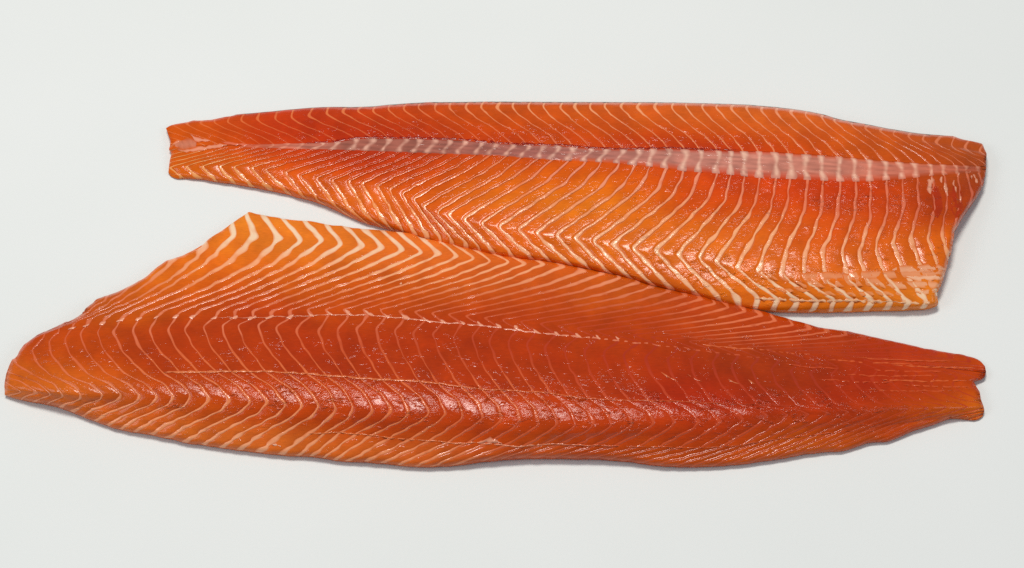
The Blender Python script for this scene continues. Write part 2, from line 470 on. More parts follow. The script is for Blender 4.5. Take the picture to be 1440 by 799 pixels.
cB2 = [(200,199),(260,198),(300,200),(340,203),(380,203.5),(396,202),(421,202),(453,201),(471,200.6),(481,199),(491,195.7),(510,194.5),(575,195),(649,197),(691,201.5),(734,204),(788,205),(812,207.6),(838,209.5),(879,210.5),(947,209),(985,211),(1040,212.6),(1078,212.5),(1115,216),(1152,218),(1190,221),(1229,225),(1260,227.5),(1310,231),(1354,232.6),(1400,240)]
cB3 = [(200,210),(300,208),(340,207.5),(380,208),(412,209.5),(445,210),(478,211),(510,212.5),(543,213.6),(577,215),(630,217),(693,218.4),(718,220),(744,222.4),(800,226),(830,227),(868,229),(890,232),(928,235),(950,238.5),(965,241.5),(1000,243),(1040,247),(1060,250),(1100,251),(1140,253),(1180,255),(1220,255),(1272,251),(1311,246),(1364,243),(1400,245)]
xB2 = [x + 68 for x in xB1]
for k, x in {10:786,11:807.6,12:831,13:853,14:877,15:899,16:919,17:941,18:964,19:985,20:1009,21:1028,22:1046,23:1067,24:1090,25:1109,26:1134,27:1154.5,28:1178,29:1200,30:1220,31:1244,32:1266,33:1286,34:1307.6,35:1325,36:1343,37:1357}.items(): xB2[k + 9] = x
xB3 = [x + float(np.interp(x, [300,560,790,940,1010,1090,1200,1330],[-6,-8,-9,-3,0,2,4,3])) for x in xB2]
kB4 = list(range(-10, 38))
xB4 = [238,260,284,307,328.5,352,372,400,422,443,468,490,508.5,531,546,565,581,595,613,629,652,676.6,701,727.6,753,781,807,833.8,860,889,921,952,981,1006,1035,1065,1099,1132,1161,1192,1219.5,1243,1268,1293,1317,1333,1352,1372]
yB4 = [236,234,234,234,235,236,239,243,247,251,254,255,258,261,266,272,280,290,299,301,307.7,313.6,318,322.5,327,331,334,338.6,343,348,352,357.7,362,368,377.5,383,388,395.5,395.5,393,396,385,377,369,372,359,350,330]
B0 = G(table(mB1, [x + 9 for x in xB1], cB0), 13.5, .07)
B1 = G(table(mB1, xB1, cB1), 16.5, .085)
B2 = G(table(mB1, xB2, cB2), 19.5, .06)
B2b = G(table(mB1, [a * .5 + b_ * .5 for a, b_ in zip(xB2, xB3)], [(x, (float(ext(*zip(*cB2), x)) + float(ext(*zip(*cB3), x))) / 2) for x in range(200, 1420, 15)]), 18.6, .1)
B3 = G(table(mB1, xB3, cB3), 19.6, .07)
B4 = G(list(zip(kB4, xB4, yB4)), 16.0, .105)
B1b = mixg(B1, B2, .30, -2, 18.3, .05, range(-17, 44))
B1c = mixg(B1, B2, .68, 4.5, 19.3, .055, range(-17, 44))
bow3 = lambda k: float(np.interp(k, [-8, 0, 6, 10, 17, 22, 25, 28, 32, 36], [2, 3, 5, 9, 19, 16, 9, 3, 2, 3]))
bow3b = lambda k: float(np.interp(k, [-8, 0, 6, 10, 17, 20, 24, 26, 28, 32, 35], [-4, -4, -2, 2, 10, 9, 4, -4, -11, -14, -8]))
B3a = mixg(B3, B4, .34, bow3, 18.9, .092, range(-17, 44))
B3b = mixg(B3, B4, .72, bow3b, 17.8, .105, range(-17, 44))
kB5 = list(range(-10, 38))
xB5 = [262,290,314,335,358,385,410,445,470,497,525,543,557,570,585,603,620,638,657,677,701,725,753,781,810,836,868,900,929,950,987,1017,1042,1060,1086,1111,1137.5,1164,1188,1214,1240,1267,1293,1312,1330,1345,1362,1380]
yB5 = [253,254,256,260,264,269,275,286,294,306,318,322,326,331,336,342,346,350,354,358,363,367,370,374,378,384,391,400,407,411,420,428,434,438,440,441,442,442,441,440,440,440,439,439,437,420,400,380]
B5 = G([(k, x, y + 2) for k, x, y in zip(kB5, xB5, yB5)], 4.5, .165)
kB4c = [-10, -4, 3, 10, 15, 19, 20, 21, 22, 23, 24, 25, 26, 27, 28, 29, 30, 31, 32, 33, 34, 36, 38]
xB4c = [256, 402, 562, 691, 825, 940, 975, 1008, 1036, 1066, 1093, 1122, 1150, 1174, 1199, 1227, 1254, 1277, 1304, 1325, 1343, 1372, 1400]
yB4c = [249, 268, 318, 352, 375, 403, 409, 416, 417, 419, 420.5, 422, 423, 423, 422, 423, 424.7, 427, 426, 424, 412, 390, 360]
B4c = G(list(zip(kB4c, xB4c, yB4c)), 10.5, .165)
FLESH1 = [(250,185,212,90,22),(250,240,218,100,22),(300,175,205,72,20),(300,245,228,108,32),(300,222,205,75,20),(400,175,195,58,18),(400,190,180,42,14),(400,220,205,65,20),(400,255,226,98,30),
 (500,165,195,62,20),(500,185,162,32,10),(500,225,196,55,16),(500,285,226,102,32),(560,160,205,75,24),(560,188,172,40,14),(560,225,188,52,16),(600,245,208,78,22),(600,310,222,92,28),
 (700,165,205,82,28),(700,195,182,48,15),(700,232,208,78,22),(700,265,224,108,30),(700,330,226,100,32),(800,160,206,86,30),(800,195,196,64,20),(800,240,215,88,24),(850,275,226,116,30),(850,330,224,106,30),
 (900,165,212,92,34),(900,203,188,48,14),(900,245,214,80,22),(950,265,216,84,25),(960,350,225,106,30),(1000,255,198,50,10),(1000,165,214,96,36),(1000,205,186,46,12),(1050,330,222,104,34),(1050,280,214,78,22),(1100,175,214,97,38),(1100,210,195,58,16),(1100,270,202,58,14),
 (1100,320,215,82,26),(1150,380,224,102,34),(1150,428,228,116,30),(1200,200,206,86,30),(1200,275,198,58,20),(1200,320,212,80,28),(1250,345,216,95,30),(1250,400,226,108,40),(1250,430,232,126,36),(1310,420,230,126,38),
 (1300,205,192,80,28),(1300,225,190,70,24),(1375,215,182,80,36),(1375,240,160,64,30),(1318,285,178,56,18),(1345,285,174,58,22),(1370,275,176,70,34),(1335,340,218,100,28),(1290,300,204,72,26),(1060,415,228,110,32),(640,350,215,95,25),(900,395,215,95,28)]
FAT1 = [(260,240,236,160,90),(330,250,236,165,100),(300,175,222,110,50),(400,165,228,125,65),(400,185,196,62,24),(400,220,212,90,40),(480,225,205,75,30),(500,160,232,135,75),(500,185,188,58,24),(480,280,238,150,85),(560,225,208,82,36),(560,165,226,115,60),
 (620,190,205,80,40),(620,250,225,120,65),(620,330,238,165,110),(700,150,240,160,105),(700,180,218,100,50),(700,250,228,130,80),(720,335,240,172,125),(800,150,242,168,115),(800,190,215,105,60),(800,235,228,140,110),(800,290,232,150,100),(850,355,242,182,135),
 (900,150,242,165,110),(900,190,225,125,75),(900,250,230,148,112),(950,300,238,160,108),(970,380,242,182,135),(1000,150,238,160,110),(1000,190,228,130,80),(1000,260,226,135,100),(1050,330,242,172,120),(1100,165,235,150,105),(1100,200,230,135,85),(1100,270,224,118,80),(1130,350,242,170,122),(1150,425,247,205,164),
 (1200,200,226,130,80),(1200,280,224,120,84),(1220,360,240,168,122),(1250,425,247,205,164),(1300,200,214,115,66),(1300,225,214,105,60),(1300,290,216,115,82),(1310,360,238,165,112),(1350,210,222,130,90),(1350,280,200,95,66)]
cx1 = to_world(np.array([800.]), np.array([300.]), np.array([0.]))[0]
R1 = thing('salmon_fillet', (cx1[0], cx1[1], 0), 'raw salmon fillet lying behind, pale segmented backbone strip, narrow tail at left', 'salmon fillet', 'raw salmon fillets on the white table')
ROUGH1 = [(300,178,.15),(400,180,.2),(500,175,.15),(700,170,.15),(900,170,.18),(1100,180,.18),(1300,200,.2),(450,197,.9),(600,192,.6),(750,200,.9),(850,206,1),(950,208,.8),(1100,214,.7),(300,205,.5),
 (350,222,.35),(450,228,.5),(550,232,.55),(650,240,.5),(800,245,.5),(950,255,.8),(1100,275,1.1),(1250,275,1.2),(1340,270,1.0),(300,245,.5),(400,260,.55),(500,290,.6),(560,290,.7),(620,330,.65),(700,290,.7),(700,340,.6),(850,290,.8),(850,360,.6),(1000,300,.8),(930,360,1.2),(1000,385,1.5),(1080,378,1.4),(1050,340,.7),(1150,330,.8),(1250,330,.8),(1150,375,1.2),(1230,375,1.1),(1150,400,.4),(1250,400,.35),(1150,430,.3),(1300,425,.3),(1040,415,1.1)]
REL1 = [(300,180,.3),(300,220,.4),(420,185,.5),(420,225,.7),(300,245,.5),(400,258,.6),(500,290,.65),(600,320,.75),(500,240,.9),(550,170,.9),(700,170,.9),(900,175,1.0),(1100,185,1.1),(1300,205,.9),(700,280,1.1),(900,280,1.1),(1100,300,1),(1250,320,.9),(1150,420,.6),(1320,240,.6)]
zs1 = lambda x: np.interp(x, [230, 250, 300, 450, 700, 1100, 1300, 1345, 1390], [.18, .32, .46, .70, 1.0, 1.1, 1.0, .85, .40])
F1 = Fillet(R1, rough_outline(OUT1, 0.45), [B0, B1, B1b, B1c, B2, B2b, B3, B3a, B3b, B4, B4c, B5], zs1, 1, FLESH1, FAT1, ROUGH1, REL1, 9.0, lambda x: np.interp(x, [230, 1340, 1390], [200, 230, 260]), kmid=15)
Z1 = [(0, 4, 'm', REL_FLAT), (4, 6, 'bone', None), (6, 11, 'm', REL_SHINGLE)]
F1.prep_z(-18, 44)
F1.body(-18, 44, None)
F1.build(-18, 44, Z1)

# backbone strip: grey-pink tissue with a pale band at each vertebra
BONE = [(230,203,205,75,22),(330,205,200,70,24),(362,206,205,95,60),(395,206,205,120,98),(430,206,176,104,86),(500,204,158,88,72),(560,205,158,92,76),(650,207,162,94,80),(750,212,170,100,88),(850,219,178,110,96),(950,224,192,122,106),(1050,230,198,126,108),(1150,236,200,124,104),(1250,240,202,116,94),(1310,238,204,112,86),(1350,240,196,96,66),(1390,240,165,66,34)]
BAND = [(230,203,205,75,22),(330,205,205,80,36),(370,206,226,150,122),(500,204,222,164,142),(650,207,222,162,140),(850,219,232,178,156),(1000,228,234,182,158),(1150,236,236,182,156),(1250,240,238,180,154),(1330,238,238,172,144),(1366,238,230,150,118),(1395,240,165,66,34)]
def bone(f, g0, g1, k0, k1):
    mb, md = PixMap(BONE, 3, 40, 60), PixMap(BAND, 3, 40, 60)
    rows = slice(f.gi[g0], f.gi[g1] + 1); nr = f.gi[g1] - f.gi[g0] + 1
    frac = np.linspace(0, 1, nr)
    wz = Wob(9); wl = Wob(30)
    lip = 5.0                                              # px by which the lower border wanders over the belly muscle
    def shape(X, Y):
        big = np.interp(X, [340, 470, 600], [0, .6, 1.0])
        DZ = np.zeros(X.shape); DZ[rows] = (-0.08 + 0.26 * np.sin(np.pi * frac))[:, None]
        return DZ * big
    n = (k1 - k0) * 8 + 1
    phi = np.repeat(np.linspace(k0, k1, n)[None, :], len(f.rows), 0)
    X, Y, Z = f.grid(phi)
    Ecell = np.zeros(X.shape); Ecell[rows] = np.clip(np.minimum(frac * 7, (1 - frac) * 3.0), 0, 1)[:, None]
    def ccell(x, y, e):
        c = mb(x, y) * (1 + 0.15 * wz(x * .2, y * 2.4) + 0.07 * wl(x, y))[:, None]
        e = np.where(x < 800, np.minimum(1, e * 4), e)[:, None]
        return f.flesh_col(x, y) * (1 - e) + c * e
    st = f.piece('backbone_strip', X, Y, Z, shape(X, Y), f.gi[g0], f.gi[g1], M_BONE, ccell, E=Ecell)
    fs = np.linspace(-1, 1, 9)
    for k in range(k0, k1 + 1):
        r1, r2 = rng.rand(), rng.rand()
        wv = 0.20 + 0.24 * np.abs(frac - 0.5 + 0.15 * (r1 - .5)) ** 1.3 * 2 ** 1.3 * .6
        wr = np.full(len(f.rows), .2); wr[rows] = wv * (0.85 + 0.35 * r2)
        sh = np.zeros(len(f.rows)); sh[rows] = 0.12 * (r1 - .5) + 0.05 * np.sin(frac * 5 + 6 * r2) - 0.13 * np.clip((frac - .45) * 6, -.5, 1) * np.interp(k, [18, 26], [1, .2])
        phi = k + sh[:, None] + wr[:, None] * fs[None, :]
        X, Y, Z = f.grid(phi)
        DZ = shape(X, Y) + np.array([-.02, .03, .08, .12, .14, .12, .08, .03, -.02])[None, :] * np.interp(X, [340, 500], [0, 1])
        E = np.zeros(X.shape)
        E[rows] = (np.exp(-3.2 * fs ** 2) - np.exp(-3.2)) [None, :] * 1.05 * ((0.50 + 0.50 * np.clip(np.abs(frac - .45) * 3.0, 0.0, 1)) * np.clip(frac * 9 + .25, 0, 1) * np.clip((1 - frac) * 5 + .15, 0, 1))[:, None]
        def cband(x, y, e):
            e = np.clip(e * (1 + 0.30 * wz(x * .8, y * 1.6) + 0.22 * wl(x * .7, y)), 0, 1)[:, None]
            base = mb(x, y) * (1 + 0.15 * wz(x * .2, y * 2.4) + 0.07 * wl(x, y))[:, None]
            return base * (1 - e) + md(x, y) * e
        f.piece('vertebra_band', X, Y, Z, DZ, f.gi[g0], f.gi[g1], M_BONE, cband, st, minf=2, E=E)
bone(F1, 4, 6, -10, 38)

def const(*c):
    v = lin(c); return lambda x, y: np.repeat(v[None, :], len(x), 0)
# blood line above the backbone, bone stub and torn tissue at the tail, loose membrane on the belly
F1.strip('blood_line', [(430,201),(471,198.5),(485,195.5),(510,193),(575,193.5),(649,195.5),(691,200),(734,202.5),(788,203.5),(838,208),(879,209),(947,207.5),(985,209.5),(1040,211)], lambda x: np.interp(x, [430, 600, 800, 1040], [1.2, 1.7, 1.6, 1.0]), 0.0, M_FLAKE, const(140, 24, 6))
nub = F1.strip('bone_stub', [(246,203.5),(255,203),(266,202.5),(277,203)], lambda x: 7.0 * np.sqrt(np.clip(1 - ((x - 261) / 17) ** 2, .02, 1)), 0.3, M_BONE, lambda x, y: lin((206, 122, 92)) * (1 + 0.14 * F1.blot2(x * 3, y * 3))[:, None], lift=1.0, even=True, taper=False)
F1.strip('torn_tissue', [(268,189),(274,195),(284,197),(297,198)], 2.0, 0.6, M_BONE, const(232, 150, 122))
F1.strip('torn_tissue', [(250,211),(262,212.5),(275,210),(290,208),(310,204.5),(320,204)], 2.0, 0.6, M_BONE, const(232, 150, 118))
F1.strip('torn_tissue', [(312,200),(326,202),(345,203.5),(360,203)], 1.4, 0.4, M_BONE, const(222, 110, 78))
F1.strip('torn_tissue', [(243,203),(252,198)], 1.6, 0.5, M_BONE, const(228, 140, 105))
F1.strip('belly_seam', [(1062,419.5),(1093,421),(1122,422.5),(1150,423.5),(1199,422.5),(1254,425),(1304,426.5),(1318,425)], 1.6, 0.25, M_FAT, const(244, 192, 148))
for (x, y, l, h, wd, c, q) in [(1062,384,150,10,5.0,(236,158,114),.6),(1120,398,130,-2,5.5,(238,164,120),.65),(1190,388,140,-4,5.0,(238,166,124),.65),(1230,399,95,3,4.5,(242,178,138),.75),(1255,379,75,-1,5.0,(242,180,142),.75),(1275,389,55,3,3.6,(246,192,156),.85),(1150,411,120,4,2.6,(238,164,118),.6),(1080,405,60,5,2.6,(236,156,108),.6),(1285,408,34,4,3.0,(244,186,146),.75)]:
    F1.strip('membrane_film', [(x, y), (x + l * .35, y + h * .6 + 1), (x + l * .7, y + h * .5 - 1), (x + l, y + h)], wd, 0.24, M_FAT, const(*c), soft=q, even=True, lift=.15)
for x in (1318, 1344):
    F1.strip('dark_muscle', [(x - 3, 262), (x, 278), (x + 1, 292), (x, 308)], 9.5, 0.05, M_FLAKE, const(176, 50, 14), even=True)
for pts in ([(1307, 244), (1309, 254), (1307, 266), (1309, 274)], [(1328, 243), (1324, 252), (1330, 266), (1333, 276)], [(1349, 243), (1343, 254), (1346, 270), (1352, 284)], [(1364, 241), (1372, 254), (1382, 260)]):
    F1.strip('torn_tissue', pts, 3.0, 0.15, M_FAT, const(232, 160, 130))
SK = const(120, 84, 60)
F1.zmid = lambda x: np.full(x.shape, 205.0)
F1.strip('skin_edge', F1.rim(330, 1335), 0.42, -0.3, M_SKIN, SK, noclip=True, soft=False, wob=0, even=True)

# ================================================================== front fillet (tail at right)
OUT2 = [(6.4,555.5),(6.4,545),(8.5,526),(13,515),(17,505.5),(23,503),(26.6,494),(34,485),(53,470),(70,464),(91.5,453),(98,452),(117,440),(121,433.6),(130,427),(136,420),(153,415.5),(181,403),(206,390),(219,377),(234,367),(247,363.4),(259.6,358),(281,348),(291,339),(303,330),(322.6,317.7),(337.5,306),(350,298),(365,301.7),(382,305),(399,308),(416,310),(433,311),(454.5,314.5),(465,317),(480,317.7),(505.5,322),(520.4,323),(546,325),(574.5,327.5),(591.5,334),(617,339.6),(632,343),(653,348),(681,354.5),(708.5,360),(723,362),(755,366),(774.5,367.5),(800,372.5),(821,377),(851,384),(870,386.5),(891.5,392),(910.6,400),(927.7,405),(949,409),(970,413),(991.5,416.5),(1004,422),(1027.7,427),(1042.6,431),(1064,436),(1078.7,439),(1098,446),(1125.5,453),(1153,461),(1185,465),(1206,469),(1232,475),(1262,481),(1281,486),(1302,490.6),(1328,495),(1355,499),(1368,503),(1379,508.5),(1385,515),(1387,523),(1384,531.5),(1376.6,533),(1369,537),(1372,542.5),(1377.7,551),(1379,559.6),(1382,568),(1384,576.6),(1382,585),(1376.6,590.4),(1370,592),(1362,590.4),(1349,588),(1336,588),(1325.5,591.5),(1313,597),(1296,602),(1276.6,608.5),(1257.5,617),(1247,621),(1227.7,621),(1215,624.5),(1196,631),(1185,634),(1172,634.5),(1142.5,637),(1118,641),(1075,648),(1043,652.5),(1011.5,654.7),(979.6,656),(948,656),(916,653.6),(884,649),(852,646),(818,644.5),(775,644),(741,644),(711.5,646),(682,648),(658,651.5),(635,654.7),(609,656),(584,656),(545.5,652),(528.5,650.5),(514,649),(488,649),(469,646.6),(448,642.5),(426.6,641),(403,640),(377.7,638),(354,635),(326.6,631.7),(305,628.5),(282,625),(260.6,622),(250,619),(225,614),(200,609),(180,606),(155,600),(136,593),(119,587.5),(100,579),(85,573.6),(64,568),(51,566),(32,563),(13,557.7)]
KA = list(range(-10, 46))
def fill(d, lo=-10, hi=45):
    ks = sorted(d); return [float(ext(ks, [d[k] for k in ks], k)) for k in range(lo, hi + 1)]
a1 = {-10:35,-9:65,-8:98,-7:132,-6:168,-5:205,-4:243,-3:284,-2:329,-1:359,0:394,1:424,2:453,3:481,4:511,5:538.5,6:567.5,7:594,8:619,9:645,10:667,11:692,12:716,13:739,14:764,15:791,16:821,17:847,18:873,19:898,20:918,21:941,22:965,23:986,24:1005,25:1025,26:1048,27:1071,28:1090,29:1114,30:1138,31:1164,32:1190,33:1216,40:1388}
cA1 = [(35,470),(65,455),(98,440),(132,415),(168,398),(205,381),(243,367),(284,355),(329,330),(359,331),(394,335),(424,338),(453,339),(481,343),(511,345.5),(538,348),(568,352),(594,355.5),(619,357.6),(645,361),(667,363.4),(692,367.7),(716,368.5),(739,371.5),(764,371.5),(791,375),(821,381),(847,385),(873,390.6),(898,397),(918,403),(941,410),(969,417),(988,421.5),(1005,427),(1025,432.5),(1048,438.5),(1071,444),(1088,451),(1114,457),(1138,463),(1190,471),(1262,488),(1302,497),(1355,507),(1400,518)]
a0 = {-10:28,-9:58,-8:90,-7:125,-6:160,-5:198,-4:238,-3:287,-2:322,-1:341,0:364,1:391,2:423,3:451,4:479,5:505,6:530,7:552,8:577,9:608,10:628,11:651,12:676,13:704,14:740,15:772,16:806,17:833,18:860,19:886,20:908,21:931,22:955,23:976,24:994,25:1014,26:1036,27:1060,28:1080,29:1103,30:1128,33:1206,40:1380}
cA0 = [(28,450),(90,425),(160,370),(238,340),(287,315),(322,295),(341,291),(364,294),(391,300),(423,303),(465,309),(505,315),(546,318),(575,320),(600,328),(632,336),(681,347),(723,355),(775,360),(821,370),(870,380),(910,393),(950,402),(1004,415),(1050,428),(1098,439),(1153,454),(1206,462),(1262,474),(1328,488),(1368,494),(1400,500)]
a2 = {-10:-30,-6:62,-4:102,-3:126,-2:150,-1:176,0:202,1:228,2:255,3:281,4:307.6,5:331,6:356.6,7:382,8:407.6,9:433,10:458.7,11:484,12:510,13:534,14:560,15:583,16:606,17:629,18:654,19:680,20:705,22:757,26:862,30:968,40:1240}
cA2 = [(-30,500),(60,470),(102,455),(126,449),(176,442),(228,438),(281,437),(330,437),(382,438),(433,435),(510,435),(560,437),(603,440),(652,444),(705,449.5),(757,455),(862,468),(968,480),(1240,508),(1400,525)]
a3 = {-10:-40,-8:16,-7:38,-6:60,-5:82,-4:102,-3:122,-2:145,-1:170,0:196,1:221,2:248,3:273,4:302,5:330,6:355.5,7:380,8:409,9:437,10:464,11:491.7,12:519,13:544,14:570,15:599,16:624,17:651,18:676,19:702,20:729.6,21:755,22:784,23:814,24:842,25:870,26:899,27:926,28:956,30:1012,40:1292}
cA3 = [(-40,510),(16,497),(38,485),(60,475),(82,467),(102,462),(122,457.6),(145,454.5),(170,450),(196,448),(221,446),(272,444.5),(303,447),(355,446.5),(409,445),(464,442.5),(519,443),(545,445.5),(570,447.5),(599,451),(624,454),(651,456),(676,457.5),(702,460.5),(730,464.7),(755,468.5),(784,471),(814,473.5),(842,476),(870,478.5),(899,482),(926,485.5),(956,489),(1000,495),(1060,502),(1118,509),(1164,514.5),(1249,520),(1366,531),(1400,534)]
a4 = {-10:-60,-6:45,-5:68,-4:90,-3:113,-2:136,-1:158.5,0:186,1:209.6,2:236,3:259.6,4:285,5:311.7,6:335,7:361.7,8:388,9:416,10:447,11:474,12:501,13:528,14:555,15:580,16:608,17:636,18:663,19:687,20:713,22:765,26:876,30:1000,40:1280}
cA4 = [(-60,530),(24,502),(45,492),(68,482),(90,475),(113,470),(136,468),(186,465.5),(236,464),(260,462),(312,457.7),(362,457.7),(388,460),(416,463),(447,464),(528,462),(608,470),(713,480),(800,490),(1000,512),(1280,537),(1400,545)]
a5 = {-10:-30,-8:20,-7:45,-6:70,-5:95,-4:122,-3:147,-2:173,-1:200,0:228,1:252,2:277,3:303,4:324,5:348,6:373,7:403,8:433,9:456,10:484,11:505,12:537,13:562.5,14:590,15:614,16:647.6,17:677,18:703,19:725,20:751,21:775,22:801,23:828,24:855,25:884,26:912,27:945,28:973,29:1003,30:1038,31:1066,40:1318}
cA5 = [(-30,525),(20,526),(95,528),(150,524),(230,523.5),(300,522.5),(373,522),(433,525.5),(456,525),(484,530),(505,531),(537,534),(590,536),(614,538),(647,543),(677,547.5),(725,549.5),(775,553),(820,560),(884,563),(948,564),(1011,567.5),(1118,571),(1200,569),(1318,562),(1400,560)]
a6 = {-10:25,-9:48,-8:68,-7:87,-6:113,-5:144.7,-4:171,-3:198,-2:222,-1:246,0:269,1:294.7,2:324.5,3:354,4:377.7,5:404,6:426.6,7:450,8:473,9:498,10:524.5,11:552,12:577,13:605,14:628.5,15:653,16:680,17:707,18:733,19:759,20:785,21:811,22:836,23:862,24:890,25:921,26:950,27:985,28:1013,29:1046,30:1081,31:1110,40:1362}
cA6 = [(25,548),(48,549),(68,551),(87,553),(113,555.5),(171,554.5),(198,557.7),(269,559.5),(324,564.7),(378,566),(404,570),(450,571),(498,575),(524,577),(577,582),(628,583),(680,588),(733,594),(785,597),(836,599),(890,597),(950,595),(1013,595),(1046,591),(1081,586),(1150,583),(1250,577),(1330,573),(1400,572)]
a8 = {-10:5,-9:24,-8:45,-7:62,-6:80,-5:97,-4:112,-3:128,-2:147,-1:164,0:183,1:205,2:229,3:255,4:280,5:305,6:331,7:358,8:390,9:413,10:432,11:448,12:464,13:483,14:504,15:527,16:550,17:575,18:598,19:625,20:651,30:905,40:1170}
cA8 = [(5,562),(24,566),(62,573),(97,582),(128,595),(155,604),(183,612),(229,620),(280,630),(331,637),(390,644),(426,647),(464,651),(514,655),(584,661),(650,658),(711,652),(775,650),(852,652),(916,660),(979,662),(1043,658),(1118,647),(1185,640),(1247,626),(1325,600),(1400,588)]
a7 = {8:433,9:456,10:478,11:500,12:522,13:548,14:577,15:605,16:630,17:657,18:683,19:710,20:737,21:763,22:788,23:812,24:838,25:865,26:899,27:926,28:955,29:985,30:1015,40:1280}
cA7 = [(420,612),(478,609),(522,612.5),(548,616),(586,618.5),(624,621),(641,624),(670,622),(722,629),(754,626),(780,624.5),(820,626),(865,627),(922,629),(980,631),(1040,627),(1085,619),(1120,614),(1200,606),(1280,594),(1400,580)]
A0 = G(list(zip(KA, fill(a0), ext(*zip(*cA0), np.array(fill(a0))))), 6.5, .16)
A1 = G(table(KA, fill(a1), cA1), 9.5, .15)
A2 = G(table(KA, fill(a2), cA2), 16.2, .10)
A3 = G(table(KA, fill(a3), cA3), 16.5, .07)
A4 = G(table(KA, fill(a4), cA4), 18.2, .06)
A5 = G(table(KA, fill(a5), cA5), 22.0, .065)
A6 = G(table(KA, fill(a6), cA6), 21.4, .08)
A8 = G(list(zip(KA, fill(a8), ext(*zip(*cA8), np.array(fill(a8))))), 5.0, .155)
xs6, xs8 = fill(a6), fill(a8)
x7 = []; y7 = []
f7 = fill(a7)
for i, k in enumerate(KA):
    if k >= 8: x7.append(f7[i]); y7.append(float(ext(*zip(*cA7), f7[i])))
    else:
        tt = .62 - max(0, (k - 2)) * .012
        x7.append(xs6[i] + (xs8[i] - xs6[i]) * tt - 2); y7.append(float(ext(*zip(*cA6), xs6[i]) * (1 - tt) + ext(*zip(*cA8), xs8[i]) * tt))
A7 = G(list(zip(KA, x7, y7)), 11.5, .125)
A1b = mixg(A1, A2, .34, lambda k: float(np.interp(k, [-4, 0, 2, 6, 12, 20, 30], [14, 30, 22, 8, 14, 24, 20])), 11.5, .14, range(-12, 46))
A1c = mixg(A1, A2, .68, lambda k: float(np.interp(k, [-4, 0, 2, 6, 12, 20, 30], [16, 26, 22, 2, 8, 18, 14])), 13.8, .12, range(-12, 46))
A4b = mixg(A4, A5, .42, -6, 20.3, .06, range(-12, 46))
A5b = mixg(A5, A6, .5, 9, 22.6, .075, range(-12, 46))
A6b = mixg(A6, A7, .40, lambda k: float(np.interp(k, [0, 8, 14], [10, 8, 3])), 17.0, .095, range(-12, 46))
FLESH2 = [(350,320,232,124,42),(450,335,230,117,42),(300,360,226,108,34),(600,350,226,108,44),(700,385,212,92,36),(850,405,198,84,30),(1000,430,188,68,28),(230,385,220,106,32),(150,430,192,82,26),(300,410,198,76,22),(450,400,208,92,26),(600,410,202,84,26),(500,425,190,68,22),(380,440,178,56,20),(620,447,174,54,18),(750,430,180,62,22),
 (100,480,186,66,22),(250,480,172,56,20),(300,500,178,58,18),(450,495,172,52,18),(600,500,174,54,18),(750,505,174,54,18),(900,510,174,54,15),(1000,540,168,40,8),(880,460,178,60,20),(1050,470,180,60,22),(1050,520,156,54,28),(1150,525,158,48,24),(1250,540,166,38,12),(1300,510,180,50,15),(1370,518,194,78,26),(1300,552,176,48,14),(1335,545,186,60,18),(1340,528,186,60,18),(1290,575,182,58,18),(1350,572,206,92,25),(1378,582,214,116,35),(1300,590,190,70,22),
 (1200,600,176,46,12),(1000,610,182,54,12),(850,610,188,60,14),(700,605,190,62,16),(550,595,186,60,18),(400,570,192,66,20),(250,560,192,70,22),(100,560,202,88,32),(30,530,206,96,32),(40,556,214,106,38),(200,600,212,100,40),(350,628,214,102,42),(500,640,208,96,38),(600,645,202,90,38),(750,641,194,80,34),(900,646,190,76,26),(1050,645,192,80,28),(1180,628,204,92,30),(1160,480,182,58,20),(60,500,190,72,24)]  # lower edge is fattier flesh, its colour lightened further to offset shade there
FAT2 = [(350,315,251,212,172),(450,330,251,206,168),(550,345,250,203,164),(320,380,240,165,115),(420,390,238,155,100),(560,380,242,172,118),(700,380,242,170,120),(850,400,236,150,105),(1000,430,222,120,75),(1080,448,218,112,70),(150,430,212,115,75),(250,410,224,130,80),(400,430,205,95,50),(560,425,212,105,58),(700,425,205,95,48),(800,430,192,76,34),(900,440,182,64,26),
 (200,450,222,130,95),(350,445,226,135,100),(500,443,220,120,85),(620,455,205,92,55),(750,470,185,66,35),(900,490,166,48,20),(1100,515,160,50,24),
 (100,480,205,92,50),(250,475,208,95,48),(400,475,208,92,45),(300,505,212,100,52),(480,480,195,75,35),(550,515,210,95,48),(620,480,172,52,22),(700,520,200,82,40),(850,540,185,62,28),(1000,560,182,58,26),(750,485,168,48,18),
 (100,530,215,110,65),(250,540,220,118,65),(400,545,222,118,66),(550,560,220,110,60),(700,560,218,112,65),(850,580,205,90,50),(1000,600,198,78,40),(1150,600,185,62,28),(1300,570,182,60,24),
 (100,570,234,152,104),(250,590,236,152,102),(400,600,232,146,96),(550,610,218,118,66),(700,610,200,80,38),(850,615,195,72,34),(350,628,238,168,122),(500,637,234,156,108),(620,645,228,142,94),(750,638,200,98,54),(900,643,195,88,44),(1050,640,192,84,42),(1200,620,196,86,36),(1250,520,176,52,18)]
cx2 = to_world(np.array([690.]), np.array([500.]), np.array([0.]))[0]
R2 = thing('salmon_fillet', (cx2[0], cx2[1], 0), 'raw salmon fillet in front, deep red centre with thin white midline, forked tail at right', 'salmon fillet', 'raw salmon fillets on the white table')
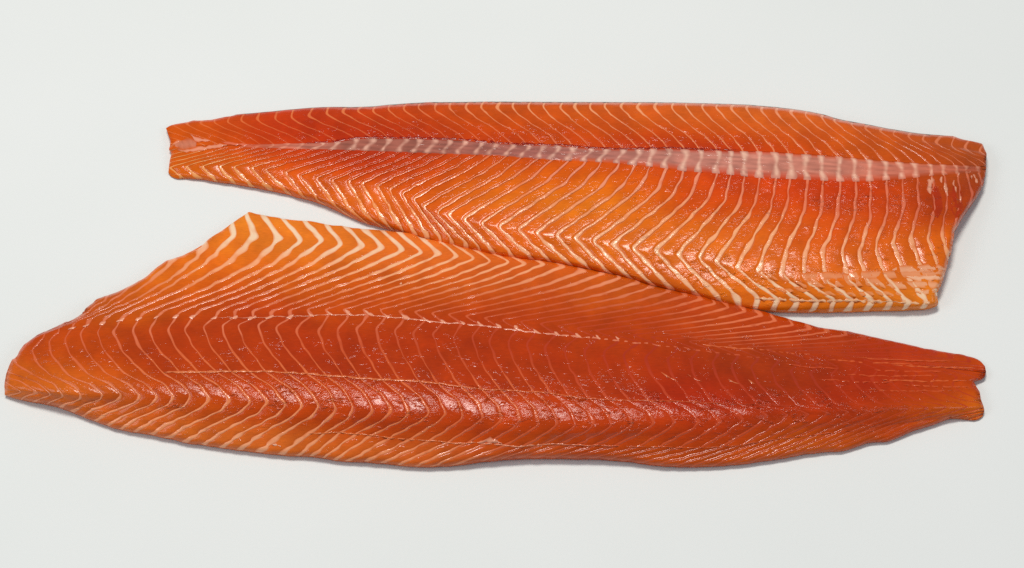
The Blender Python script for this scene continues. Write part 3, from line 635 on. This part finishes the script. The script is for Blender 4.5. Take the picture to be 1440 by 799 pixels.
ROUGH2 = [(300,360,.12),(450,350,.14),(450,410,.14),(650,380,.14),(650,430,.12),(850,420,.12),(1000,440,.14),(200,420,.12),(100,470,.15),(250,470,.12),(400,465,.15),(550,470,.35),(650,480,.5),(700,470,.22),(800,500,.35),(100,505,.7),(180,510,.75),(280,500,.5),(400,500,.45),(500,490,.5),(600,515,.55),(750,525,.65),(850,540,.7),(900,500,.16),(1000,520,.25),(1100,520,.22),(1000,485,.8),(1100,500,.8),(1200,508,.7),(1250,530,.3),(1330,520,.4),
 (60,540,.5),(150,545,.9),(250,553,1.3),(350,560,1.6),(400,560,1.6),(500,570,1.5),(600,574,1.8),(700,576,1.9),(800,580,2.0),(900,582,2.0),(1000,580,1.8),(1100,575,1.8),(1200,568,1.6),(1280,562,.9),(1350,558,.5),(250,590,.5),(400,600,.4),(550,610,.22),(700,605,.18),(850,610,.2),(1000,610,.3),(1100,610,.3),(1250,600,.3),(400,635,.2),(650,640,.15),(900,642,.2),(1180,622,.5),(1370,575,.4)]
REL2 = [(300,360,.9),(500,360,.9),(700,390,.8),(900,410,.7),(1050,440,.7),(300,440,.6),(550,440,.5),(750,450,.35),(900,480,.1),(1050,500,.1),(1200,500,.1),(1330,510,.15),(150,490,1),(300,490,1),(450,490,.9),(600,500,.9),(750,520,.6),(900,530,.35),(1050,540,.3),(1200,550,.3),(200,560,1.2),(400,570,1.2),(600,580,1.2),(800,590,1.1),(1000,600,1),(1150,600,.8),(1300,580,.4),(500,635,1),(800,640,.9),(1050,640,.8),(1370,570,.3)]
zs2 = lambda x: np.interp(x, [0, 25, 80, 250, 500, 900, 1200, 1320, 1365, 1390], [.25, .5, .75, .95, 1.05, 1.05, .8, .52, .34, .18])
F2 = Fillet(R2, rough_outline(OUT2, 0.45), [A0, A1, A1b, A1c, A2, A3, A4, A4b, A5, A5b, A6, A6b, A7, A8], zs2, 1, FLESH2, FAT2, ROUGH2, REL2, 9.0, lambda x: np.interp(x, [0, 100, 500, 1000, 1380], [520, 480, 445, 490, 530]), kmid=10)
F2.prep_z(-12, 46)
F2.body(-12, 46, None)
F2.build(-12, 46, [(0, 5, 'm', REL_FLAT), (5, 8, 'm', REL_FLAT), (8, 12, 'm', REL_FLAT), (12, 13, 'm', REL_FLAT)])

# seams of connective tissue that run along the fillet
SEAM = [(100,460,226,140,105),(300,446,228,140,108),(550,446,232,150,118),(700,460,236,160,135),(850,478,225,130,95),(980,492,205,90,55),(1150,514,178,60,30),(1300,524,172,50,20)]
F2.strip('midline_seam', [(303,447),(355,446.5),(409,445),(464,442.5),(519,443),(570,447.5),(624,454),(676,457.5),(730,464.7),(784,471),(842,476),(899,482),(956,489),(1000,495),(1060,502),(1118,509),(1200,517)],
         lambda x: np.interp(x, [80, 300, 450, 600, 900, 1000, 1200], [.25, .4, .5, .75, .9, .7, .4]), 0.2, M_FAT, PixMap(SEAM, 3, 60, 60))
LAT = [(80,525,205,95,50),(300,522,224,125,75),(500,530,220,115,65),(700,548,214,105,58),(900,563,200,85,42),(1100,570,180,58,24)]
F2.strip('lateral_seam', [(230,523.5),(300,522.5),(373,522),(433,525.5),(484,530),(537,534),(590,536),(647,543),(677,547.5),(725,549.5),(775,553),(820,560),(884,563),(948,564),(1011,567.5),(1118,571)],
         lambda x: np.interp(x, [80, 250, 400, 700, 1000], [.8, 1.4, 1.3, 1.1, .6]), 0.35, M_FAT, PixMap(LAT, 3, 60, 60))
DOR = [(430,608,222,125,72),(600,619,222,120,66),(720,628,224,140,105),(900,628,205,88,42),(1100,617,205,88,42),(1250,600,190,65,24)]
F2.strip('dorsal_seam', [(428,610),(478,608.5),(522,612),(548,616),(586,618.5),(624,621),(641,624),(670,622),(722,628),(754,626),(780,624.5),(820,626),(865,627),(922,628.5),(980,630),(1040,626),(1085,619),(1120,614),(1200,606)],
         lambda x: np.interp(x, [430, 700, 1200], [.9, .9, .6]), 0.22, M_FAT, PixMap(DOR, 3, 60, 60))

F2.strip('fat_fleck', [(672,623),(684,619),(695,620),(706,624)], 3.2, 0.3, M_FAT, const(226, 148, 116))
F2.strip('fat_fleck', [(383,624.5),(391,626),(396,629)], 1.8, 0.3, M_FAT, const(240, 180, 150))
F2.strip('fat_fleck', [(563,398),(566,401)], 2.0, 0.3, M_FAT, const(244, 180, 140))

# knots of tissue where each segment meets the midline
for k in range(-4, 26):
    x = float(ext(A3['k'], A3['x'], k)); y = float(ext(A3['k'], A3['y'], k)); q = 0.8 + 0.5 * rng.rand()
    F2.strip('tissue_knot', [(x - 5 * q, y - 5.5 * q), (x - 1, y - 1.5), (x + 6 * q, y + .6)] if k > 8 else [(x - 6 * q, y + 2.0), (x, y), (x + 5 * q, y - 2.5 * q)], 1.6 * q, 0.3, M_FAT, const(238, 160, 128))

# fibres drawn out along the narrow tail; strands above the midline paint in glints
for (x0, y0, x1, y1, wd, c) in [(1165,506,1290,512,.8,(214,92,46)),(1210,503,1340,508,.7,(206,84,40)),(1255,513,1372,517,.8,(216,100,52)),(1225,520,1330,522,.7,(205,80,38)),(1190,527,1320,528,.8,(204,82,40)),(1240,534,1360,535,.9,(214,98,50)),(1270,541,1368,544,.7,(206,86,42)),(1150,533,1260,538,.7,(196,74,34)),(1215,548,1340,549,.8,(204,84,40)),(1105,512,1180,518,.7,(200,74,36)),(930,468,1010,478,.7,(196,80,40)),(985,484,1075,492,.9,(214,104,60)),(1060,490,1150,499,.8,(208,92,50)),(925,520,955,537,.7,(214,112,66)),(966,526,990,538,.6,(206,96,54)),(1024,533,1040,540,.7,(216,120,76)),(1052,534,1064,540,.6,(214,116,72))]:
    m_ = ((x0 + x1) / 2, (y0 + y1) / 2 + 1.5)
    F2.strip('fibre_glint_strand', [(x0, y0), m_, (x1, y1)], wd, 0.25, M_FAT, const(*c))
